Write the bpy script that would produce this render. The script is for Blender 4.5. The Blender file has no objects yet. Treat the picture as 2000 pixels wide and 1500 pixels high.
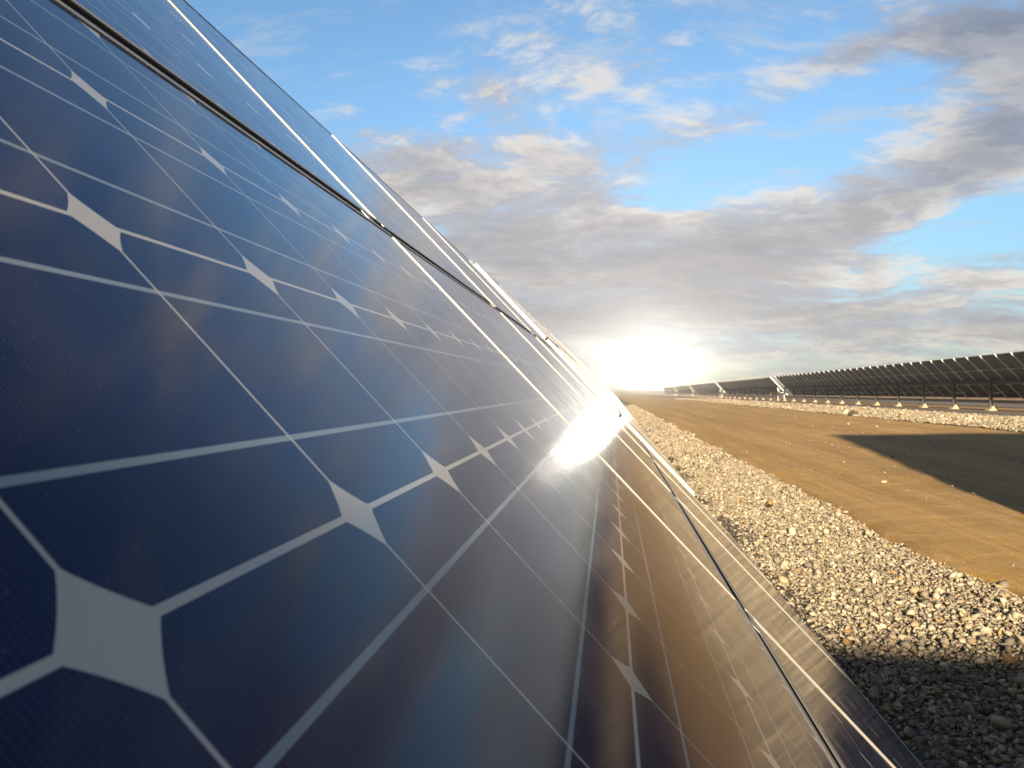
import bpy, bmesh, math, random
import numpy as np
from mathutils import Matrix, Vector
random.seed(7); rng = np.random.default_rng(7)
sc = bpy.context.scene
COL = sc.collection
RAD = math.radians

# ------------------------------------------------------------------ camera frame
C = 0.158                       # cell pitch of the near panels (156 mm cells)
F_PX = 1611.9                   # focal length in pixels of the 2000 px wide frame
CAM_Z = 1.65
def nrm(a): return a/np.linalg.norm(a)
u_c = nrm(np.array([0.11726851, 0.00535498, 0.99308581]))          # row direction in camera axes (right, down, forward)
v_c = np.array([0.6831142, 0.72539762, -0.08457706]); v_c = nrm(v_c-u_c*(v_c@u_c))
t_c = np.array([-2.54417058, -1.87601245, 1.26773995])*C
zw = nrm(np.array([0, -1, 0])-u_c*(np.array([0, -1, 0])@u_c))
xw = np.cross(u_c, zw)
B = np.array([xw, u_c, zw])                               # camera axes -> world
def cam2w(p): return B@np.asarray(p, float)
V = cam2w(v_c)                                            # down-slope, world
UP = -V
N = np.cross([0, 1, 0], UP)
T0 = cam2w(t_c)+np.array([0, 0, CAM_Z])                   # plane point a=0, v=0
TILT = math.atan2(-V[2], V[0])

cam = bpy.data.cameras.new('camera'); co = bpy.data.objects.new('camera', cam); COL.objects.link(co)
r, up, bk = cam2w([1, 0, 0]), cam2w([0, -1, 0]), cam2w([0, 0, -1])
co.matrix_world = Matrix(((r[0], up[0], bk[0], 0), (r[1], up[1], bk[1], 0), (r[2], up[2], bk[2], CAM_Z), (0, 0, 0, 1)))
cam.sensor_width = 36; cam.lens = F_PX/2000*36
cam.clip_start = 0.01; cam.clip_end = 8000
cam.dof.use_dof = True; cam.dof.focus_distance = 1.0; cam.dof.aperture_fstop = 26
sc.camera = co

# ------------------------------------------------------------------ node helpers
class NT:
    def __init__(s, tree): s.t = tree; s.n = tree.nodes; s.l = tree.links
    def new(s, k, **kw):
        n = s.n.new(k)
        for a, b in kw.items(): setattr(n, a, b)
        return n
    def put(s, sock, v):
        if hasattr(v, 'is_output'): s.l.new(v, sock)
        elif v is not None: sock.default_value = v
    def m(s, op, a, b=None, c=None, clamp=False):
        n = s.new('ShaderNodeMath', operation=op, use_clamp=clamp)
        s.put(n.inputs[0], a); s.put(n.inputs[1], b); s.put(n.inputs[2], c)
        return n.outputs[0]
    def vm(s, op, a, b=None, sc_=None):
        n = s.new('ShaderNodeVectorMath', operation=op)
        s.put(n.inputs[0], a); s.put(n.inputs[1], b)
        if sc_ is not None: s.put(n.inputs['Scale'], sc_)
        return n.outputs['Value'] if op in ('DOT_PRODUCT', 'LENGTH', 'DISTANCE') else n.outputs[0]
    def xyz(s, x=0., y=0., z=0.):
        n = s.new('ShaderNodeCombineXYZ'); s.put(n.inputs[0], x); s.put(n.inputs[1], y); s.put(n.inputs[2], z); return n.outputs[0]
    def sep(s, v):
        n = s.new('ShaderNodeSeparateXYZ'); s.put(n.inputs[0], v); return n.outputs
    def mix(s, f, a, b, blend='MIX'):
        n = s.new('ShaderNodeMix', data_type='RGBA', blend_type=blend)
        s.put(n.inputs[0], f); s.put(n.inputs[6], a if hasattr(a, 'is_output') else (*a, 1)); s.put(n.inputs[7], b if hasattr(b, 'is_output') else (*b, 1))
        return n.outputs[2]
    def noise(s, v, scale, detail=2., rough=.5, dist=0., dims='3D', lac=2.):
        n = s.new('ShaderNodeTexNoise', noise_dimensions=dims)
        s.put(n.inputs['Vector'], v); n.inputs['Scale'].default_value = scale; n.inputs['Detail'].default_value = detail
        n.inputs['Roughness'].default_value = rough; n.inputs['Distortion'].default_value = dist; n.inputs['Lacunarity'].default_value = lac
        return n.outputs['Fac']
    def vor(s, v, scale, feature='F1', rand=1.):
        n = s.new('ShaderNodeTexVoronoi', feature=feature); s.put(n.inputs['Vector'], v)
        n.inputs['Scale'].default_value = scale; n.inputs['Randomness'].default_value = rand
        return n.outputs
    def ss(s, x, lo, hi, a=0., b=1.):
        n = s.new('ShaderNodeMapRange', interpolation_type='SMOOTHSTEP')
        s.put(n.inputs[0], x); s.put(n.inputs[1], lo); s.put(n.inputs[2], hi); s.put(n.inputs[3], a); s.put(n.inputs[4], b)
        return n.outputs[0]
def mat(name):
    m = bpy.data.materials.new(name); m.use_nodes = True
    t = NT(m.node_tree); t.n.clear()
    o = t.new('ShaderNodeOutputMaterial'); p = t.new('ShaderNodeBsdfPrincipled')
    t.l.new(p.outputs[0], o.inputs[0])
    return m, t, p
def bump(t, p, h, dist, strength=1.):
    b = t.new('ShaderNodeBump'); b.inputs['Strength'].default_value = strength; b.inputs['Distance'].default_value = dist
    t.put(b.inputs['Height'], h); t.l.new(b.outputs[0], p.inputs['Normal']); return b
def simple(name, col, rough=.6, metal=0., var=.15, scale=6., spec=.5, bmp=0.):
    m, t, p = mat(name)
    tc = t.new('ShaderNodeTexCoord').outputs['Object']
    n = t.noise(tc, scale, 5, .6)
    lo = tuple(c*(1-var) for c in col); hi = tuple(min(1, c*(1+var)) for c in col)
    t.put(p.inputs['Base Color'], t.mix(n, lo, hi)); p.inputs['Metallic'].default_value = metal
    t.put(p.inputs['Roughness'], t.ss(n, .2, .8, rough*.85, min(1, rough*1.15)))
    p.inputs['Specular IOR Level'].default_value = spec
    if bmp: bump(t, p, t.noise(tc, scale*8, 4), bmp)
    return m

# ------------------------------------------------------------------ materials
def cell_material():
    m, t, p = mat('glazed_cells')
    tc = t.new('ShaderNodeTexCoord').outputs['Object']
    o = t.sep(tc)
    gx = t.m('DIVIDE', o[0], C); gy = t.m('DIVIDE', o[1], C)
    def cen(g): return t.m('SUBTRACT', t.m('FRACT', t.m('ADD', g, 20.)), .5)
    fx, fy = cen(gx), cen(gy)
    ax, ay = t.m('ABSOLUTE', fx), t.m('ABSOLUTE', fy)
    rr = t.m('SQRT', t.m('ADD', t.m('MULTIPLY', fx, fx), t.m('MULTIPLY', fy, fy)))
    M = t.m('LESS_THAN', ax, .4945)
    for k in (t.m('LESS_THAN', ay, .4915), t.m('LESS_THAN', rr, .633), t.m('LESS_THAN', t.m('ABSOLUTE', gx), 5.), t.m('LESS_THAN', t.m('ABSOLUTE', gy), 3.)):
        M = t.m('MULTIPLY', M, k)
    bus = t.m('LESS_THAN', t.m('ABSOLUTE', t.m('SUBTRACT', ay, .25)), .0085)
    fing = t.m('LESS_THAN', t.m('FRACT', t.m('MULTIPLY', o[0], 1/.0023)), .07)
    fing = t.m('MULTIPLY', fing, t.m('LESS_THAN', ay, .487))
    # every cell a little different
    cid = t.xyz(t.m('FLOOR', gx), t.m('FLOOR', gy), 0)
    wn = t.new('ShaderNodeTexWhiteNoise', noise_dimensions='3D'); t.put(wn.inputs['Vector'], cid)
    cell = t.mix(wn.outputs['Value'], (.006, .013, .095), (.007, .018, .125))
    cell = t.mix(t.noise(tc, 14, 3), cell, (.006, .009, .04))
    col = t.mix(fing, cell, (.075, .08, .10))
    col = t.mix(bus, col, (.26, .33, .40))
    col = t.mix(M, (.56, .56, .53), col)
    # dust specks on the glass
    sp = t.vor(tc, 260.)
    d = t.m('MULTIPLY', t.m('LESS_THAN', sp['Distance'], .11), t.m('GREATER_THAN', t.noise(tc, 55, 2), .53))
    film = t.m('MULTIPLY', t.ss(t.noise(tc, 9, 6, .65), .4, .75), .032)
    # dirt washed down against the lower frame and dried drop rings
    low = t.m('MULTIPLY', t.ss(t.m('ADD', gy, t.m('MULTIPLY', t.noise(tc, 18, 4), .35)), -2.55, -3.0), .16)
    film = t.m('MAXIMUM', film, low)
    rg = t.vor(tc, 34.); rc = t.new('ShaderNodeSeparateColor'); t.l.new(rg['Color'], rc.inputs[0])
    ring = t.m('MULTIPLY', t.m('LESS_THAN', t.m('ABSOLUTE', t.m('SUBTRACT', rg['Distance'], t.m('MULTIPLY', rc.outputs[1], .22))), .035), t.m('GREATER_THAN', rc.outputs[0], .78))
    film = t.m('MAXIMUM', film, t.m('MULTIPLY', ring, .03))
    col = t.mix(t.m('MAXIMUM', t.m('MULTIPLY', d, .15), film), col, (.42, .38, .32))
    t.put(p.inputs['Base Color'], col)
    p.inputs['Roughness'].default_value = .35; p.inputs['IOR'].default_value = 1.5
    t.put(p.inputs['Specular IOR Level'], t.m('MULTIPLY', M, .0))
    p.inputs['Specular Tint'].default_value = (.14, .34, 1., 1)      # blue anti-reflection layer of the cells
    p.inputs['Coat Weight'].default_value = 1.; p.inputs['Coat IOR'].default_value = 1.22
    t.put(p.inputs['Coat Roughness'], t.ss(t.noise(tc, 6, 4), .3, .7, .085, .13))
    b = t.new('ShaderNodeBump'); b.inputs['Strength'].default_value = .06; b.inputs['Distance'].default_value = .0005
    t.put(b.inputs['Height'], t.noise(tc, 22, 1)); t.l.new(b.outputs[0], p.inputs['Coat Normal'])
    return m
M_CELL = cell_material()
M_BACK = simple('backsheet', (.085, .08, .075), .6)
M_ALU = simple('frame_aluminium', (.34, .33, .31), .48, .30, .06, 20)
M_GAPSHADE = simple('gap_shade_black', (.008, .008, .008), .9, spec=.02)  # near-black tone standing for the shade in the row gaps
M_GALV = simple('galvanised_steel', (.60, .60, .58), .45, .35, .12, 8)
M_DARKST = simple('dark_steel', (.08, .07, .06), .6, .2, .15, 8)  # dark tone also puts the shade under the tables into the posts
M_CONC = simple('concrete', (.36, .29, .20), .85, 0, .12, 5, .3, .004)
M_BLK = simple('black_plastic', (.02, .02, .02), .5)

# ------------------------------------------------------------------ mesh helpers
def mesh_obj(name, verts, faces, mats, fm=None, parent=None, smooth=False):
    me = bpy.data.meshes.new(name); me.from_pydata([tuple(v) for v in verts], [], faces)
    for k in mats: me.materials.append(k)
    if fm: me.polygons.foreach_set('material_index', fm)
    if smooth: me.polygons.foreach_set('use_smooth', [True]*len(me.polygons))
    me.update()
    o = bpy.data.objects.new(name, me); COL.objects.link(o)
    if parent: o.parent = parent
    return o
class MB:
    def __init__(s): s.v = []; s.f = []; s.m = []
    def hexa(s, pts, mi=0):
        b = len(s.v); s.v += [tuple(p) for p in pts]
        for q in ((0, 3, 2, 1), (4, 5, 6, 7), (0, 1, 5, 4), (1, 2, 6, 5), (2, 3, 7, 6), (3, 0, 4, 7)):
            s.f.append(tuple(b+i for i in q)); s.m.append(mi)
    def box(s, x0, x1, y0, y1, z0, z1, mi=0):
        s.hexa([(x0, y0, z0), (x1, y0, z0), (x1, y1, z0), (x0, y1, z0), (x0, y0, z1), (x1, y0, z1), (x1, y1, z1), (x0, y1, z1)], mi)
    def bar(s, p, q, w, h, upv=(0, 0, 1), mi=0):
        p = np.array(p, float); q = np.array(q, float); d = nrm(q-p); a = nrm(np.cross(d, upv)); b = np.cross(a, d)
        s.hexa([p-a*w-b*h, p+a*w-b*h, p+a*w+b*h, p-a*w+b*h, q-a*w-b*h, q+a*w-b*h, q+a*w+b*h, q-a*w+b*h], mi)
    def quad(s, pts, mi=0):
        b = len(s.v); s.v += [tuple(p) for p in pts]; s.f.append(tuple(range(b, b+len(pts)))); s.m.append(mi)
    def obj(s, name, mats, parent=None):
        return mesh_obj(name, s.v, s.f, mats if isinstance(mats, list) else [mats], s.m, parent)
def bevel(o, w, seg=2):
    m = o.modifiers.new('bevel', 'BEVEL'); m.width = w; m.segments = seg; m.limit_method = 'ANGLE'
    return o
def tag(o, label=None, cat=None, group=None, kind=None):
    if label: o['label'] = label
    if cat: o['category'] = cat
    if group: o['group'] = group
    if kind: o['kind'] = kind
    return o
def empty(name, loc):
    o = bpy.data.objects.new(name, None); COL.objects.link(o); o.location = loc; o.empty_display_size = .3
    return o
def dup(o, parent):
    c = o.copy(); COL.objects.link(c); c.parent = parent
    for ch in [k for k in o.children]: dup(ch, c)
    return c

# ------------------------------------------------------------------ terrain
KX = [-1500, -40, .5, 1.2, 2.0, 2.55, 9.4, 14.3, 19.8, 40, 1500]
KZ = [-1.66, -1.66, -1.66, -1.60, -1.44, -1.36, -.95, -.93, -.90, -.86, -.86]
SLOPE = .0049
def prof(x): return np.interp(x, KX, KZ)+CAM_Z
def decl(y): return -SLOPE*np.clip(y, -100, 400)
def wob(x, y, s, seed):
    g = np.random.default_rng(seed); z = 0*x
    for i in range(10):
        a = g.uniform(0, 6.283); k = s*g.uniform(.5, 2.2); z = z+np.sin(k*(x*math.cos(a)+y*math.sin(a))+g.uniform(0, 6.283))
    return z/5.0
def gravel_h(x, y):             # loose bed, low heaps
    return .035+.028*np.clip(wob(x, y, 3.2, 3), -1.0, 1.4)
def tz(x, y): return prof(x)+decl(y)
ROAD_L, ROAD_R, GRAV_R = 2.55, 9.4, 14.3
def road_edge(y): return ROAD_L+.05*wob(y*1., 0*y, 2.2, 11)+.025*wob(y, 0*y, 9, 12)
def sheet(name, xs, ys, zf, m, kind='structure', skirt=0., xf=None):
    X, Y = np.meshgrid(xs, ys)
    if xf is not None: X = xf(X, Y)
    Z = zf(X, Y); nx, ny = len(xs), len(ys)
    v = np.stack([X, Y, Z], -1).reshape(-1, 3)
    idx = np.arange(nx*ny).reshape(ny, nx)
    f = np.stack([idx[:-1, :-1], idx[:-1, 1:], idx[1:, 1:], idx[1:, :-1]], -1).reshape(-1, 4)
    if skirt:
        for c, flip in ((0, False), (nx-1, True)):
            lo = v[idx[:, c]].copy(); lo[:, 2] -= skirt; b = len(v); v = np.concatenate([v, lo])
            q = np.stack([idx[:-1, c], idx[1:, c], b+np.arange(1, ny), b+np.arange(ny-1)], -1)
            f = np.concatenate([f, q[:, ::-1] if flip else q])
    me = bpy.data.meshes.new(name); me.vertices.add(len(v)); me.vertices.foreach_set('co', v.ravel())
    me.loops.add(f.size); me.loops.foreach_set('vertex_index', f.ravel().astype(np.int32))
    me.polygons.add(len(f)); me.polygons.foreach_set('loop_start', np.arange(0, f.size, 4, dtype=np.int32))
    me.polygons.foreach_set('use_smooth', np.ones(len(f), bool))
    me.update(calc_edges=True); me.validate()
    me.materials.append(m)
    o = bpy.data.objects.new(name, me); COL.objects.link(o); o['kind'] = kind
    return o

def ground_mat():
    m, t, p = mat('orange_soil')
    g = t.new('ShaderNodeNewGeometry').outputs['Position']
    a = t.noise(g, .35, 6, .6); b = t.noise(g, 9, 5, .65)
    col = t.mix(a, (.30, .17, .07), (.40, .25, .11)); col = t.mix(t.ss(b, .35, .7), col, (.26, .19, .11))
    t.put(p.inputs['Base Color'], col); p.inputs['Roughness'].default_value = .95; p.inputs['Specular IOR Level'].default_value = .15
    bump(t, p, b, .02); return m
def bed_mat():
    m, t, p = mat('crushed_stone_bed')
    g = t.new('ShaderNodeNewGeometry').outputs['Position']
    v = t.vor(g, 26.); v2 = t.vor(g, 11.)
    hs = t.new('ShaderNodeSeparateColor'); t.l.new(v['Color'], hs.inputs[0])
    col = t.mix(hs.outputs[0], (.12, .11, .09), (.30, .275, .225)); col = t.mix(t.m('GREATER_THAN', hs.outputs[1], .93), col, (.42, .26, .10))
    col = t.mix(t.ss(v['Distance'], .35, .75), col, (.04, .035, .028))
    soil_shade = t.ss(t.m('ADD', t.sep(g)[0], t.m('MULTIPLY', t.noise(g, 1.6, 4), .5)), 1.75, 1.45)  # bare soil plus the shade of the hollow, painted into the bed colour
    col = t.mix(soil_shade, col, t.mix(t.noise(g, 30, 5), (.035, .03, .024), (.085, .07, .05)))
    t.put(p.inputs['Base Color'], col); p.inputs['Roughness'].default_value = .9; p.inputs['Specular IOR Level'].default_value = .2
    h = t.m('SUBTRACT', 1., t.m('ADD', t.m('MULTIPLY', v['Distance'], .8), t.m('MULTIPLY', v2['Distance'], .6)))
    bump(t, p, h, .035); return m
def road_mat():
    m, t, p = mat('packed_sand')
    g = t.new('ShaderNodeNewGeometry').outputs['Position']
    o = t.sep(g)
    st = t.noise(t.xyz(t.m('MULTIPLY', o[0], 2.2), t.m('MULTIPLY', o[1], .07), 0), 1., 5, .6)
    st2 = t.noise(t.xyz(t.m('MULTIPLY', o[0], 11), t.m('MULTIPLY', o[1], .16), 4), 1., 3, .6)
    fine = t.m('ADD', t.m('MULTIPLY', t.noise(g, 70, 5, .75), .5), t.m('MULTIPLY', t.noise(g, 15, 5, .7), .5)); mid = t.noise(g, 3., 5, .6)
    col = t.mix(t.ss(st, .3, .7), (.275, .172, .054), (.43, .275, .098))
    col = t.mix(t.ss(st2, .50, .66, 0, .55), col, (.22, .135, .05))
    for cx in (4.6, 6.5):            # worn wheel tracks, darker and packed
        w_ = t.m('ABSOLUTE', t.m('SUBTRACT', t.m('ADD', o[0], t.m('MULTIPLY', t.noise(t.xyz(0, t.m('MULTIPLY', o[1], .12), cx), 1., 2), .8)), cx+.4))
        col = t.mix(t.m('MULTIPLY', t.ss(w_, .38, .12), t.ss(mid, .3, .6, .15, .6)), col, (.20, .125, .05))
    col = t.mix(t.ss(mid, .35, .75, 0, .5), col, (.40, .28, .15))
    col = t.mix(t.ss(fine, .48, .66, 0, .6), col, (.22, .145, .07))
    col = t.mix(t.ss(fine, .46, .34, 0, .35), col, (.58, .42, .2))
    sp = t.vor(g, 38.)
    hs = t.new('ShaderNodeSeparateColor'); t.l.new(sp['Color'], hs.inputs[0])
    peb = t.m('MULTIPLY', t.m('LESS_THAN', sp['Distance'], .22), t.m('GREATER_THAN', hs.outputs[0], .72))
    col = t.mix(peb, col, (.55, .48, .36))
    t.put(p.inputs['Base Color'], col); p.inputs['Roughness'].default_value = .9; p.inputs['Specular IOR Level'].default_value = .2
    h = t.m('ADD', t.m('ADD', t.m('MULTIPLY', fine, .5), t.m('MULTIPLY', peb, .6)), t.m('ADD', t.m('MULTIPLY', st2, .8), t.m('MULTIPLY', mid, .9)))
    bump(t, p, h, .028); return m
def grey_ground_mat():
    m, t, p = mat('grey_ground')
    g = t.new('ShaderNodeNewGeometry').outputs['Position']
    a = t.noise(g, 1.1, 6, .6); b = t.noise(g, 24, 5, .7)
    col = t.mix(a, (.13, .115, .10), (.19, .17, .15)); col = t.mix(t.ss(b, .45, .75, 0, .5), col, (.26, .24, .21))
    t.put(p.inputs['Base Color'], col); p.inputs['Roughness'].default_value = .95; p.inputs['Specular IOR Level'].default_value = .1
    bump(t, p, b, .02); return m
def stone_mat():
    m, t, p = mat('crushed_stone')
    at = t.new('ShaderNodeAttribute', attribute_name='tint')
    g = t.new('ShaderNodeNewGeometry').outputs['Position']
    n = t.noise(g, 90, 4, .7)
    col = t.mix(t.ss(n, .35, .75, 0, .45), at.outputs['Color'], (.30, .26, .20))
    t.put(p.inputs['Base Color'], col); p.inputs['Roughness'].default_value = .8; p.inputs['Specular IOR Level'].default_value = .3
    bump(t, p, n, .004); return m
M_STONE = stone_mat(); M_BED = bed_mat()

def spread(a, b, n, p=2.2): return a+(b-a)*np.linspace(0, 1, n)**p
ys_far = np.concatenate([np.linspace(-60, 0, 13)[:-1], spread(0, 400, 120), [600, 1000, 1600]])
gx = np.array([-1500, -300, -40, -10, -3, .5, .8, 1.2, 1.6, 2.0, 2.55, 4.5, 7, 9.4, 12, 14.3, 17, 19.8, 24, 30, 40, 80, 300, 1500.])
gr = sheet('ground', gx, np.concatenate([[-1500, -300], ys_far]), lambda x, y: tz(x, y)-.02, ground_mat())
road = sheet('road', np.linspace(ROAD_L, ROAD_R, 40), np.concatenate([np.linspace(-25, 0, 40)[:-1], np.linspace(0, 40, 240)[:-1], spread(40, 420, 90, 1.6)]),
             lambda x, y: tz(x, y)+.06+.016*wob(x, y, 1.4, 5)+.007*wob(x, y, 6.5, 6)-.02*np.exp(-((x-4.6)/.35)**2)-.02*np.exp(-((x-6.5)/.35)**2), road_mat(), skirt=.12,
             xf=lambda X, Y: np.where(X < ROAD_L+.01, road_edge(Y), X+(road_edge(Y)-ROAD_L)*np.clip(1-(X-ROAD_L)/1.0, 0, 1)))
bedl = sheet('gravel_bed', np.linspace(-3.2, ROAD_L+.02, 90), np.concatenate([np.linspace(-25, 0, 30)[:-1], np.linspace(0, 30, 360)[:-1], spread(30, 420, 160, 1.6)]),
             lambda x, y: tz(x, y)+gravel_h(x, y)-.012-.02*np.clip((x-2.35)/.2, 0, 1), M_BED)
bedr = sheet('gravel_verge', np.linspace(ROAD_R-.02, GRAV_R, 40), np.concatenate([np.linspace(-25, 20, 40)[:-1], np.linspace(20, 120, 300)[:-1], spread(120, 420, 60, 1.3)]),
             lambda x, y: tz(x, y)+.075+.02*wob(x, y, 2.0, 8)+.03*np.exp(-((x-10.2)/.6)**2), M_BED, skirt=.15)
grey_sheet = sheet('grey_strip', np.linspace(GRAV_R-.05, 18.9, 8), np.concatenate([np.linspace(-25, 20, 20)[:-1], spread(20, 420, 120, 1.5)]),
             lambda x, y: tz(x, y)+.004, grey_ground_mat())  # grey band of ground beside the verge
dark = sheet('dark_strip', np.linspace(24, 36, 8), np.concatenate([np.linspace(-25, 20, 20)[:-1], spread(20, 420, 80, 1.5)]),
             lambda x, y: tz(x, y)+.012, grey_ground_mat())  # darker band of ground behind the right row

# ---- loose stones: one object per bed, nobody could count them
def stones(name, regions, label):
    bm = bmesh.new(); bmesh.ops.create_icosphere(bm, subdivisions=1, radius=1)
    bv = np.array([v.co[:] for v in bm.verts]); bf = np.array([[v.index for v in f.verts] for f in bm.faces]); bm.free()
    # angular pebbles: flatten the ball with random cutting planes
    shapes = []
    for i in range(24):
        s = bv.copy()*np.array([1.35, rng.uniform(.55, 1), rng.uniform(.35, .8)])
        for k in range(8):
            n = nrm(rng.normal(size=3)); d = s@n-rng.uniform(.28, .62); s -= np.outer(np.clip(d, 0, None), n)
        s += rng.normal(0, .06, s.shape); shapes.append(s)
    shapes = np.array(shapes)
    VV, FF, TT, base = [], [], [], 0
    pal = np.array([[.56, .53, .45], [.50, .47, .41], [.40, .37, .33], [.62, .59, .52], [.30, .28, .26], [.46, .30, .12], [.42, .35, .24]])
    pw = np.array([.28, .24, .14, .15, .09, .035, .065]); pw /= pw.sum()
    for (x0, x1, y0, y1, n, s0, sg, zf) in regions:
        x = rng.uniform(x0, x1, n); y = rng.uniform(y0, y1, n)
        keep = x < road_edge(y)+rng.normal(0, .03, n) if x1 < 5 else np.ones(n, bool)
        if x1 < 5: keep &= rng.uniform(0, 1, n) < np.clip((x-1.22+.16*wob(x, y, 2.5, 21))/.38, .10, 1)
        x, y = x[keep], y[keep]; n = len(x)
        s = s0*np.exp(rng.normal(0, sg, n))
        sh = shapes[rng.integers(0, 24, n)]
        q = rng.normal(size=(n, 4)); q /= np.linalg.norm(q, axis=1)[:, None]; w, a, b, c = q.T
        Rm = np.stack([1-2*(b*b+c*c), 2*(a*b-c*w), 2*(a*c+b*w), 2*(a*b+c*w), 1-2*(a*a+c*c), 2*(b*c-a*w), 2*(a*c-b*w), 2*(b*c+a*w), 1-2*(a*a+b*b)], -1).reshape(n, 3, 3)
        P = np.einsum('nij,nkj->nki', Rm, sh)*s[:, None, None]
        P[:, :, 2] *= .8
        P += np.stack([x, y, zf(x, y)+s*rng.uniform(-.1, .55, n)], -1)[:, None, :]
        VV.append(P.reshape(-1, 3)); FF.append((bf[None]+(base+12*np.arange(n))[:, None, None]).reshape(-1, 3)); base += 12*n
        tint = pal[rng.choice(7, n, p=pw)]*rng.uniform(.28, .80, (n, 1))*np.array([1.03, .95, .80])
        TT.append(np.repeat(tint, 12, 0))
    v = np.concatenate(VV); f = np.concatenate(FF).astype(np.int32); tt = np.concatenate(TT)
    me = bpy.data.meshes.new(name); me.vertices.add(len(v)); me.vertices.foreach_set('co', v.ravel())
    me.loops.add(f.size); me.loops.foreach_set('vertex_index', f.ravel()); me.polygons.add(len(f))
    me.polygons.foreach_set('loop_start', np.arange(0, f.size, 3, dtype=np.int32)); me.update(calc_edges=True)
    at = me.attributes.new('tint', 'FLOAT_COLOR', 'POINT'); at.data.foreach_set('color', np.concatenate([tt, np.ones((len(tt), 1))], 1).ravel())
    me.materials.append(M_STONE)
    o = bpy.data.objects.new(name, me); COL.objects.link(o)
    return tag(o, label, 'gravel', kind='stuff')
zl = lambda x, y: tz(x, y)+gravel_h(x, y)
zr = lambda x, y: tz(x, y)+.075+.02*wob(x, y, 2.0, 8)+.03*np.exp(-((x-10.2)/.6)**2)
stones('gravel', [(.55, 2.66, 2.6, 8, 42000, .0092, .60, zl), (.6, 2.68, 8, 16, 36000, .0118, .55, zl), (.8, 2.68, 16, 32, 13000, .026, .4, zl),
                  (1.0, 2.68, 32, 90, 9000, .045, .35, zl)],
       'pale angular crushed stone heaped between the near panels and the sandy road')
stones('gravel', [(9.3, 14.35, 18, 45, 16000, .036, .40, zr), (9.3, 14.35, 45, 120, 12000, .06, .35, zr), (9.3, 14.35, 18, 100, 160, .11, .3, zr)],
       'whitish crushed stone verge along the far side of the sandy road')
stones('pebbles', [(2.7, 9.3, 4, 14, 1000, .0075, .6, lambda x, y: tz(x, y)+.062), (2.7, 9.3, 14, 50, 500, .013, .6, lambda x, y: tz(x, y)+.062)],
       'scattered small pebbles lying loose on the brown road')

# ------------------------------------------------------------------ solar modules and tables
LC, WC = 10*C, 6*C                     # cell field
PX, PY = 10.3*C, 6.30*C                # module pitch along and across the row
GAPX, GAPY = .020, .024
LX, LY = PX-GAPX, PY-GAPY              # module outer size
LIP, HF = .011, .040
def make_module(detail=True):
    hx, hy = LX/2, LY/2
    b = MB(); z = -.0015
    b.quad([(-hx+.004, -hy+.004, z), (hx-.004, -hy+.004, z), (hx-.004, hy-.004, z), (-hx+.004, hy-.004, z)], 0)
    b.quad([(-hx+.004, hy-.004, z-.006), (hx-.004, hy-.004, z-.006), (hx-.004, -hy+.004, z-.006), (-hx+.004, -hy+.004, z-.006)], 1)
    pan = b.obj('solar_panel', [M_CELL, M_BACK])
    f = MB()
    def ring(i0, i1, z0, z1):          # four mitred bars between inset i0 and i1
        o = [(-hx+i0, -hy+i0), (hx-i0, -hy+i0), (hx-i0, hy-i0), (-hx+i0, hy-i0)]
        n = [(-hx+i1, -hy+i1), (hx-i1, -hy+i1), (hx-i1, hy-i1), (-hx+i1, hy-i1)]
        for k in range(4):
            j = (k+1) % 4
            f.hexa([(*o[k], z0), (*o[j], z0), (*n[j], z0), (*n[k], z0), (*o[k], z1), (*o[j], z1), (*n[j], z1), (*n[k], z1)])
    ring(0, LIP, -.0013, 0.0); ring(0, .0025, -HF, -.0014); ring(.0026, .028, -HF, -HF+.002)
    f.obj('frame', M_ALU, pan)
    if detail:
        j = MB(); j.box(-.06, .06, hy-.16, hy-.05, z-.030, z-.0065); j.obj('junction_box', M_BLK, pan)
    return pan
proto = make_module()
used = [False]
def basis(o3, slope=0.):
    """table axes: x along the row (world +Y), y up the slope, z the outward normal"""
    ca, sa = math.cos(TILT), math.sin(TILT)
    m = Matrix(((0, -ca, sa, 0), (1, 0, 0, 0), (0, sa, ca, 0), (0, 0, 0, 1)))
    return Matrix.Translation(o3) @ Matrix.Rotation(-slope, 4, 'X') @ m

def add_panel(parent, M, x, y):
    if not used[0]: o = proto; o.parent = parent; used[0] = True
    else: o = dup(proto, parent)
    o.matrix_basis = parent.matrix_basis.inverted() @ M @ Matrix.Translation((x+random.uniform(-.001, .001), y+random.uniform(-.001, .001), random.uniform(-.0012, .0012))) @ Matrix.Rotation(random.uniform(-.0009, .0009), 4, 'Y') @ Matrix.Rotation(random.uniform(-.0009, .0009), 4, 'X')
    return o
def local(o, parent, M):
    o.parent = parent; o.matrix_basis = parent.matrix_basis.inverted() @ M; return o

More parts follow.
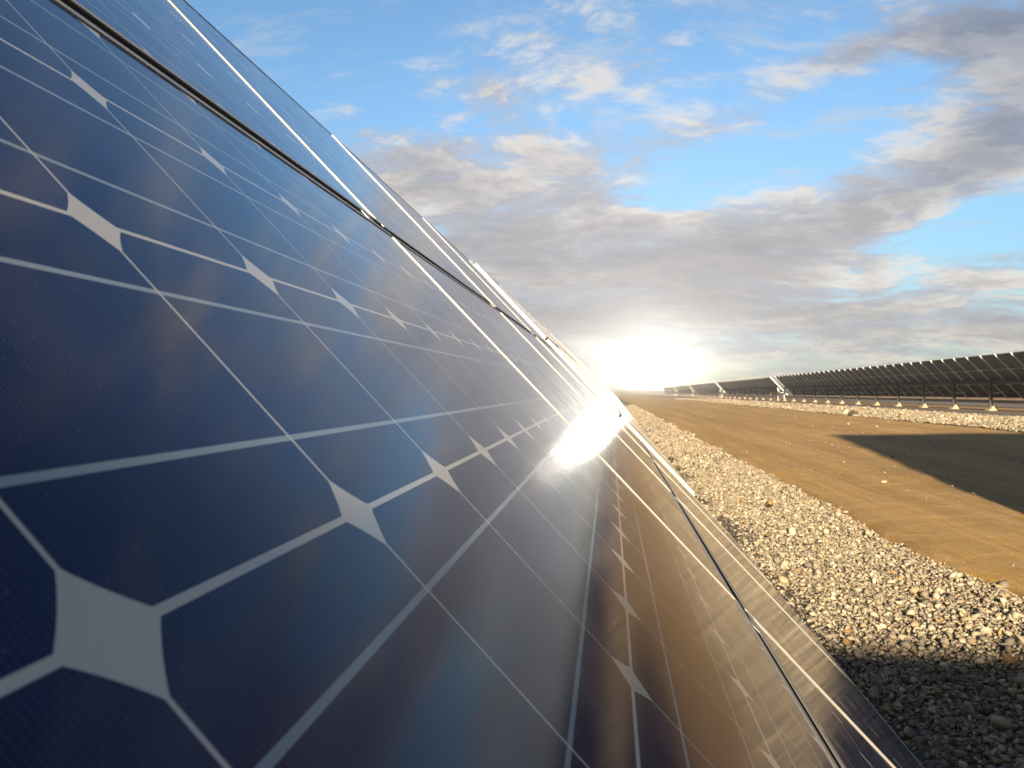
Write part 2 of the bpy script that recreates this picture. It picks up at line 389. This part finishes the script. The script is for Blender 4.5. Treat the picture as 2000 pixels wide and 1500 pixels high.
def make_table(top_xyz, ncol, label, group, slope=0., post_step=4.6, split_at=10**9, clamps=True, clips=False):
    """top_xyz: world point of the table's start at the upper edge of the top row (panel face plane)"""
    M = basis(Vector(top_xyz), slope)
    L = ncol*PX; H = 3*PY
    gx0 = top_xyz[0]+math.cos(TILT)*H*.55
    base = Vector((gx0, top_xyz[1], float(tz(gx0, top_xyz[1]))))
    t = empty('solar_table', base); tag(t, label, 'solar panels', group)
    rest = MB()
    for i in range(ncol):
        for j in range(3):
            add_panel(t, M, (i+.5)*PX, -(j+.5)*PY) if i < split_at else None
    if split_at < ncol:
        pp = plain_panels('solar_panel', M, range(split_at, ncol), t); local(pp, t, M); pp['kind'] = 'stuff'
    # rails up the slope, one behind every joint between modules
    for i in range(ncol+1):
        x = i*PX
        if i == 0: x += .05
        if i == ncol: x -= .05
        b = MB(); w = .03
        b.box(x-w, x+w, -H-.02, .02, -HF-.066, -HF-.001)
        local(b.obj('rail', M_GALV), t, M)
    # two long beams under the rails
    for fr, w, h in ((.56, .06, .17), ):
        b = MB(); y = -H*fr
        b.box(-.15, L+.15, y-w, y+w, -HF-.067-h, -HF-.067)
        local(b.obj('beam', M_DARKST), t, M)
    if clips:
        for i in range(1, ncol):
            for fr in (1/3, 2/3):
                b = MB(); x, y = i*PX, -H*fr
                b.box(x-.26, x-.12, y-.035, y+.035, -HF-.06, -HF-.002); b.box(x+.12, x+.26, y-.035, y+.035, -HF-.06, -HF-.002); b.box(x-.119, x+.119, y-.012, y+.012, -HF-.088, -HF-.067)
                local(b.obj('clip', M_GALV), t, M)
    n = max(1, int(L//post_step)); st = L/n
    if slope:                        # cable tray clipped along the posts
        pa, pb = M @ Vector((.1, -H*.56, 0)), M @ Vector((L-.1, -H*.56, 0))
        b = MB(); b.bar((pa.x-.16, pa.y, float(tz(pa.x, pa.y))+.46), (pb.x-.16, pb.y, float(tz(pb.x, pb.y))+.46), .05, .08)
        local(b.obj('cable_tray', M_DARKST), t, Matrix())
    for k in range(n+1):
        x = k*st+(.12 if k == 0 else -.12 if k == n else 0)
        pt = M @ Vector((x, -H*.56, -HF-.24))
        gz = float(tz(pt.x, pt.y))
        pr = MB(); end = k in (0, n); w = .09 if end else .07
        pr.box(pt.x-w, pt.x+w, pt.y-.012, pt.y+.012, gz-.3, pt.z+.06)
        pr.box(pt.x-w-.006, pt.x-w, pt.y-.06, pt.y+.06, gz-.3, pt.z+.0); pr.box(pt.x+w, pt.x+w+.006, pt.y-.06, pt.y+.06, gz-.3, pt.z-.02)
        po = local(pr.obj('post', M_GALV if end else M_DARKST), t, Matrix())  # end posts coloured bright as sunlit, inner ones dark as shaded
        bb = MB(); q = M @ Vector((x, -H*.82, -HF-.10))
        bb.bar((pt.x+.08, pt.y-.05, pt.z-.55), (q.x, q.y-.05, q.z), .03, .03, (0, 1, 0))
        local(bb.obj('brace', M_GALV), t, Matrix())
        ft = MB(); hx, hy = .17, .26
        ft.hexa([(pt.x-hx-.14, pt.y-hy-.1, gz-.1), (pt.x+hx, pt.y-hy-.1, gz-.1), (pt.x+hx, pt.y+hy, gz-.1), (pt.x-hx-.14, pt.y+hy, gz-.1),
                 (pt.x+.0, pt.y-hy, gz+.24), (pt.x+hx, pt.y-hy, gz+.24), (pt.x+hx, pt.y+hy, gz+.20), (pt.x+.0, pt.y+hy, gz+.20)])
        local(bevel(ft.obj('footing', M_CONC), .015), t, Matrix())
    for j in (1, 2):  # dark strip added so the gaps between module rows read as shaded
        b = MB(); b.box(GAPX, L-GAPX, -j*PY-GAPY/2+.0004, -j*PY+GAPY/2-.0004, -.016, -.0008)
        local(b.obj('gap_shade', M_GAPSHADE), t, M)
    if clamps:
        for i in range(1, ncol):
            for j in (1, 2):
                for s in (-.125, ):
                    b = MB(); x = i*PX+s
                    b.box(x-.022, x+.022, -j*PY-GAPY/2+.0005, -j*PY+GAPY/2-.0005, -.0007, .0006)
                    local(b.obj('clamp', M_ALU), t, M)
    return t, M

# near row on the left: fitted to the photographed cell grid
A0 = -1.15                              # joint behind the camera, in cells
vtop = -.15-6.30                        # outer edge of the upper module row, in cells
def plane_pt(a, v, d=0.): return T0+np.array([0, 1, 0])*(a*C)+V*(v*C)+N*d
p0 = plane_pt(A0-10.3, vtop)
make_table(p0, 5, 'near solar table with large blue diamond-cornered cells filling the left of the view', 'left row of solar tables', post_step=4.0)
p1 = plane_pt(47.9, vtop-1.35, .01)
def plain_panels(name, M, ncol, parent):
    b = MB()
    for i in ncol:
        for j in range(3):
            x0, x1 = i*PX+GAPX/2, (i+1)*PX-GAPX/2; y1, y0 = -j*PY-GAPY/2, -(j+1)*PY+GAPY/2
            b.quad([(x0+LIP, y0+LIP, -.0015), (x1-LIP, y0+LIP, -.0015), (x1-LIP, y1-LIP, -.0015), (x0+LIP, y1-LIP, -.0015)], 0)
            for (a, c, d, e) in ((x0, x1, y0, y0+LIP), (x0, x1, y1-LIP, y1), (x0, x0+LIP, y0+LIP, y1-LIP), (x1-LIP, x1, y0+LIP, y1-LIP)):
                b.box(a, c, d, e, -HF, 0, 1)
            b.quad([(x0+LIP, y1-LIP, -.008), (x1-LIP, y1-LIP, -.008), (x1-LIP, y0+LIP, -.008), (x0+LIP, y0+LIP, -.008)], 2)
    return b.obj(name, [M_CELL, M_ALU, M_BACK], parent)
make_table(p1, 30, 'second solar table of the left row, its pale end standing proud', 'left row of solar tables', clamps=False)
p2 = np.array(p1)+np.array([0, 30*PX+.4, 0.])
make_table(p2, 30, 'third solar table of the left row, a thin sliver running towards the sun', 'left row of solar tables', clamps=False)

# right-hand row, seen from behind
def right_table(xtop, ztop0, y, ncol, label, group, **kw):
    return make_table((xtop, y, CAM_Z+ztop0-SLOPE*y), ncol, label, group, slope=SLOPE, **kw)
RT, RZ = 18.75, 1.93
gR = 'right row of solar tables seen from behind'
right_table(RT, RZ, 36.3, 37, 'long dark-backed solar table reaching the right edge of the view above the white verge', gR, clamps=False, split_at=33, clips=True)
right_table(RT, RZ, 2.5, 20, 'first dark-backed solar table, outside the right edge of the view', gR, clamps=False)
right_table(RT+.1, RZ, 100.4, 30, 'dark-backed solar table whose end post and end rail shine white in the gap', gR, clamps=False, clips=True)
right_table(RT+.2, RZ, 152.6, 30, 'faint solar table beyond the white end post, fading into the glare', gR, clamps=False)
right_table(RT+.3, RZ, 204.5, 30, 'farthest solar table of the right row, a thin dark line beside the sun', gR, clamps=False)
right_table(RT+.3, RZ, 256.5, 30, 'last solar table at the end of the right row, lost in the glare', gR, clamps=False)

# ------------------------------------------------------------------ shade casters added outside the frame
SUN_AZ, SUN_EL = RAD(7.0), RAD(16.0)     # light travels forward and slightly right
def add_road_caster():  # unseen block added to throw the wedge of shade on the road
    x0, x1, y0, y1 = 3.78, 8.1, 2.8, 6.2
    gz = float(tz(6., 5.))+.0
    zl_, zr_ = CAM_Z+3.52, CAM_Z+2.86
    t = empty('road_shade_caster', (5.8, 4.5, gz)); tag(t, 'tall grey block added just outside the right edge to shade the road', 'road_caster')
    w = MB(); w.hexa([(x0, y0, gz-.1), (x1, y0, gz-.1), (x1, y1, gz-.1), (x0, y1, gz-.1), (x0, y0, zl_-.12), (x1, y0, zr_-.12), (x1, y1, zr_-.12), (x0, y1, zl_-.12)])
    local(w.obj('wall', simple('road_caster_render', (.10, .11, .12), .8)), t, Matrix())
    r_ = MB(); r_.hexa([(x0-.05, y0-.1, zl_-.118), (x1+.1, y0-.1, zr_-.118), (x1+.1, y1+.05, zr_-.118), (x0-.05, y1+.05, zl_-.118), (x0-.05, y0-.1, zl_), (x1+.1, y0-.1, zr_), (x1+.1, y1+.05, zr_), (x0-.05, y1+.05, zl_)])
    local(r_.obj('roof', M_GALV), t, Matrix())
    for k in range(3):
        d = MB(); a = x0+.4+k*1.6
        d.box(a, a+1.2, y1+.001, y1+.04, gz+.15, gz+2.3)
        for q in range(8): d.box(a+.15, a+1.05, y1+.041, y1+.055, gz+1.3+q*.1, gz+1.35+q*.1)
        local(d.obj('door', M_GALV), t, Matrix())
add_road_caster()
def gravel_caster():  # unseen box added behind the camera to shade the front gravel
    x0, x1, y0, y1 = -.05, 6.01, -6.5, -4.06
    gz = float(tz(3., -5))+.05; h = 2.79-gz
    t = empty('gravel_shade_caster', (3, -5.3, gz)); tag(t, 'ribbed steel box added behind the camera to shade the gravel', 'gravel_caster')
    b = MB(); n = 48
    for side in (0, 1):
        for k in range(n):
            a, c = x0+(x1-x0)*k/n, x0+(x1-x0)*(k+1)/n; d = .03 if k % 2 else 0
            b.box(a, c, (y1-.05-d) if side else y0+d, (y1-d) if side else (y0+.05+d), gz+.15, gz+h-.1)
    b.box(x0, x0+.05, y0+.09, y1-.09, gz+.15, gz+h-.1); b.box(x1-.05, x1, y0+.09, y1-.09, gz+.15, gz+h-.1)
    local(b.obj('wall', simple('gravel_caster_paint', (.10, .20, .30), .5)), t, Matrix())
    b = MB()
    b.box(x0, x1, y0, y1, gz+h-.099, gz+h); local(b.obj('roof', simple('gravel_caster_roof', (.12, .22, .30), .5)), t, Matrix())
    b = MB(); b.box(x0, x1, y0, y1, gz-.05, gz+.149); local(b.obj('base', M_DARKST), t, Matrix())
gravel_caster()
def panel_caster():  # unseen box added to shade the lower corner of the near panels
    x0, x1, y0, y1, h = -1.5, -.29, -2.9, -2.3, 2.354
    gz = float(tz(-.9, -2.6))+.03
    t = empty('panel_shade_caster', (-.9, -2.6, gz)); tag(t, 'tall pale steel block added behind the near table to shade its panels', 'panel_caster')
    pm = simple('panel_caster_paint', (.35, .36, .35), .5)
    b = MB(); b.box(x0, x1, y0, y1, gz+.1, h-.041); local(b.obj('body', pm), t, Matrix())
    b = MB(); b.box(x0-.02, x1+.0, y0-.02, y1+.02, h-.04, h); local(b.obj('roof', pm), t, Matrix())
    b = MB(); b.box(x0+.03, x1-.03, y0+.03, y1-.03, gz-.1, gz+.099); local(b.obj('plinth', M_CONC), t, Matrix())
    for k in range(2):
        d = MB(); a = x0+.03+k*.59; d.box(a, a+.57, y0-.025, y0-.001, gz+.15, h-.1); dd = local(d.obj('door', pm), t, Matrix())
        q = MB(); q.box(a+(.50 if k == 0 else .04), a+(.53 if k == 0 else .07), y0-.05, y0-.026, 1.0, 1.15); hh = q.obj('handle', M_BLK, dd)
panel_caster()
# dark clod at the edge of the far verge
def clod():
    bm = bmesh.new(); bmesh.ops.create_icosphere(bm, subdivisions=3, radius=.16)
    for v in bm.verts: v.co *= 1+.25*math.sin(7*v.co.x/.16+2)*math.cos(5*v.co.y/.16)+random.uniform(-.07, .07); v.co.z *= .75
    me = bpy.data.meshes.new('clod'); bm.to_mesh(me); bm.free(); me.materials.append(simple('dark_soil', (.05, .045, .03), .95))
    o = bpy.data.objects.new('clod', me); COL.objects.link(o)
    y = 27.6; x = .2777*y+1.6; o.location = (9.35, 33.2, float(tz(9.35, 33.2))+.14)
    tag(o, 'dark clod lying at the edge of the whitish verge beside the road', 'clod')
clod()

# ------------------------------------------------------------------ haze, added to spread glow around the sun
hz = MB(); hz.box(-1400, 1400, -1400, 1590, float(tz(0, 400))-2.5, CAM_Z+3.6)
ho = hz.obj('haze', []); ho['kind'] = 'stuff'; ho['label'] = 'thin golden haze added to spread the sun glow over the whole solar farm'; ho['category'] = 'haze'
hm = bpy.data.materials.new('haze_air'); hm.use_nodes = True; t = NT(hm.node_tree); t.n.clear()
out = t.new('ShaderNodeOutputMaterial'); pv = t.new('ShaderNodeVolumePrincipled')
pv.inputs['Color'].default_value = (.95, .9, .82, 1); pv.inputs['Density'].default_value = .0022; pv.inputs['Anisotropy'].default_value = .93
t.l.new(pv.outputs[0], out.inputs['Volume']); ho.data.materials.append(hm)

# ------------------------------------------------------------------ sky
EXPO = 1.6
w = bpy.data.worlds.new('World'); sc.world = w; w.use_nodes = True
t = NT(w.node_tree); t.n.clear()
wo = t.new('ShaderNodeOutputWorld'); bg = t.new('ShaderNodeBackground'); t.l.new(bg.outputs[0], wo.inputs[0])
sky = t.new('ShaderNodeTexSky', sky_type='NISHITA'); sky.sun_disc = False
sun_from = Vector((-math.sin(SUN_AZ)*math.cos(SUN_EL), -math.cos(SUN_AZ)*math.cos(SUN_EL), math.sin(SUN_EL)))
sky.sun_elevation = SUN_EL; sky.sun_rotation = math.atan2(sun_from.x, sun_from.y)
sky.air_density = 1.0; sky.dust_density = .6; sky.ozone_density = 3.5
SK = .064
D = t.new('ShaderNodeNewGeometry').outputs['Incoming']
D = t.new('ShaderNodeTexCoord').outputs['Generated']
d = t.sep(D)
def pix_dir(px, py): 
    q = nrm(cam2w([(px-1000)/F_PX, (py-750)/F_PX, 1])); return tuple(float(k) for k in q)
skyc = t.vm('SCALE', t.vm('MULTIPLY', t.vm('SCALE', sky.outputs[0], None, SK), (.95, 1.03, .98)), None, t.ss(d[2], 0., .36, .60, 1.0))
zc = t.m('MAXIMUM', d[2], 0.)
inv = t.m('DIVIDE', 1., t.m('ADD', zc, .24))
P = t.xyz(t.m('MULTIPLY', d[0], inv), t.m('MULTIPLY', d[1], inv), 0)
def rot(vec, ang, sx, sy):
    n = t.new('ShaderNodeMapping', vector_type='POINT'); t.put(n.inputs['Vector'], vec)
    n.inputs['Rotation'].default_value = (0, 0, ang); n.inputs['Scale'].default_value = (sx, sy, 1); return n.outputs[0]
warp = t.noise(P, 1.1, 3, .5)
Pw = t.vm('ADD', P, t.xyz(t.m('MULTIPLY', warp, .5), t.m('MULTIPLY', warp, .35), 0))
def blob(px, py, sx, sy, amp, ang=0.):
    """gaussian patch around a sky direction (azimuth/elevation widths in radians)"""
    x, y, z = pix_dir(px, py); az0 = math.atan2(x, y); el0 = math.asin(z)
    du = t.m('SUBTRACT', t.m('ARCTAN2', d[0], d[1]), az0); dv = t.m('SUBTRACT', t.m('ARCSINE', d[2]), el0)
    ca, sa = math.cos(ang), math.sin(ang)
    p = t.m('ADD', t.m('MULTIPLY', du, ca/sx), t.m('MULTIPLY', dv, sa/sx)); q = t.m('SUBTRACT', t.m('MULTIPLY', dv, ca/sy), t.m('MULTIPLY', du, sa/sy))
    e = t.m('EXPONENT', t.m('MULTIPLY', t.m('ADD', t.m('MULTIPLY', p, p), t.m('MULTIPLY', q, q)), -1.))
    return t.m('MULTIPLY', e, amp)
def add(*a):
    r_ = a[0]
    for k in a[1:]: r_ = t.m('ADD', r_, k)
    return r_
def cloud_field(off):
    Q = t.vm('ADD', Pw, off) if off else Pw
    n1 = t.noise(rot(Q, .5, 1.0, 1.5), 1.9, 10, .60, .15)
    n2 = t.noise(rot(Q, .8, 1.0, 1.5), 7.0, 9, .66, .2)
    return t.m('ADD', t.m('MULTIPLY', n1, .62), t.m('MULTIPLY', n2, .38))
bias = add(blob(1000, 470, .32, .09, .22), blob(1450, 530, .32, .08, .205, .2), blob(1930, 300, .13, .05, .20, .5), blob(1980, 30, .13, .045, .22), blob(1620, 260, .18, .05, -.09, .45), blob(1480, 330, .12, .03, -.10, .3),
           blob(800, 330, .16, .05, .10), blob(1750, 640, .35, .045, .13), blob(1250, 290, .20, .035, .07, .1), blob(1600, 130, .20, .03, .08, .4), blob(920, 165, .06, .02, .10),
           blob(700, 60, .2, .10, -.08), blob(1350, 215, .25, .05, -.06, .25), blob(1300, 370, .07, .03, -.14), blob(1900, 440, .12, .035, -.24, .3), blob(1650, 380, .1, .03, -.02),
           blob(1250, 100, .25, .07, .05), blob(1000, 170, .25, .06, .05), blob(1650, 170, .25, .06, .05), t.ss(d[2], -.02, .16, .05, .0))
c0 = t.m('ADD', cloud_field(None), bias); c1 = t.m('ADD', cloud_field((.05, .16, 0)), bias)
dens = t.ss(c0, .50, .67)
thick = t.ss(c0, .60, .84)
relief = t.m('SUBTRACT', c0, c1)
lit = t.ss(relief, -.05, .08)
E_ = 2**EXPO
def disp(r_, g_, b_):                       # display colour -> scene radiance
    f = lambda c: ((c/255+.055)/1.055)**2.4 if c/255 > .04 else c/255/12.92
    return (f(r_)/E_, f(g_)/E_, f(b_)/E_)
ccol = t.mix(thick, disp(236, 229, 218), disp(180, 171, 169))
ccol = t.mix(t.m('MULTIPLY', lit, t.m('SUBTRACT', 1., t.m('MULTIPLY', thick, .55))), t.mix(thick, disp(184, 185, 194), disp(156, 150, 152)), t.mix(thick, disp(238, 229, 217), disp(188, 180, 175)))
# darker, bluer masses high on the right; brownish ones low near the sun
ccol = t.mix(add(blob(1960, 60, .16, .06, .6), blob(1970, 280, .09, .05, .38, .4)), ccol, t.mix(lit, disp(100, 118, 148), disp(146, 156, 174)))
n3 = t.noise(rot(Pw, .55, .9, 2.6), 3.2, 9, .66, .2)
wisp = t.m('MULTIPLY', t.ss(n3, .50, .74), t.ss(d[2], .10, .22, .25, .75))
skyw = t.mix(wisp, skyc, disp(196, 206, 216))
full = t.mix(t.m('MULTIPLY', dens, .93), skyw, ccol)
# unseen sky overhead and behind the camera, darkened to cut fill light
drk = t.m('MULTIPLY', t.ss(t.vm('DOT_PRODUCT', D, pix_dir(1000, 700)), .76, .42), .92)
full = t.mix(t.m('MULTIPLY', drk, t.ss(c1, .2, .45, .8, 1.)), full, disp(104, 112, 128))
# the sun low ahead: disc, aureole
sd = pix_dir(1268, 754)
cosang = t.vm('DOT_PRODUCT', D, sd)
ang = t.m('ARCCOSINE', t.m('MINIMUM', cosang, 1.))
disc = t.m('MULTIPLY', t.ss(ang, RAD(1.9), RAD(1.1)), 20.)
halo = t.m('ADD', t.m('MULTIPLY', t.m('EXPONENT', t.m('DIVIDE', ang, -RAD(1.7))), 1.0), t.m('MULTIPLY', t.m('EXPONENT', t.m('DIVIDE', ang, -RAD(8))), .15))
sunc = t.vm('SCALE', t.xyz(1., .90, .74), None, t.m('ADD', disc, 0.))
haloc = t.vm('SCALE', t.xyz(1., .93, .83), None, halo)
full = t.vm('ADD', full, t.vm('ADD', sunc, haloc))
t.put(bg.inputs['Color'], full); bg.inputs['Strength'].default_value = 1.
w.cycles.sampling_method = 'MANUAL'; w.cycles.sample_map_resolution = 2048

# ------------------------------------------------------------------ sun lamp
sl = bpy.data.lights.new('sun', 'SUN'); so = bpy.data.objects.new('sun', sl); COL.objects.link(so)
sl.energy = 5.0; sl.angle = RAD(1.2); sl.color = (1., .80, .55)
so.rotation_euler = sun_from.to_track_quat('Z', 'Y').to_euler()
so.location = (-5, -30, 30)

sc.view_settings.view_transform = 'Standard'; sc.view_settings.look = 'None'; sc.view_settings.exposure = EXPO; sc.view_settings.gamma = 1
sc.cycles.use_denoising = True
sc.cycles.max_bounces = 6; sc.cycles.volume_bounces = 0; sc.cycles.transparent_max_bounces = 8
sc.cycles.sample_clamp_indirect = 4.0
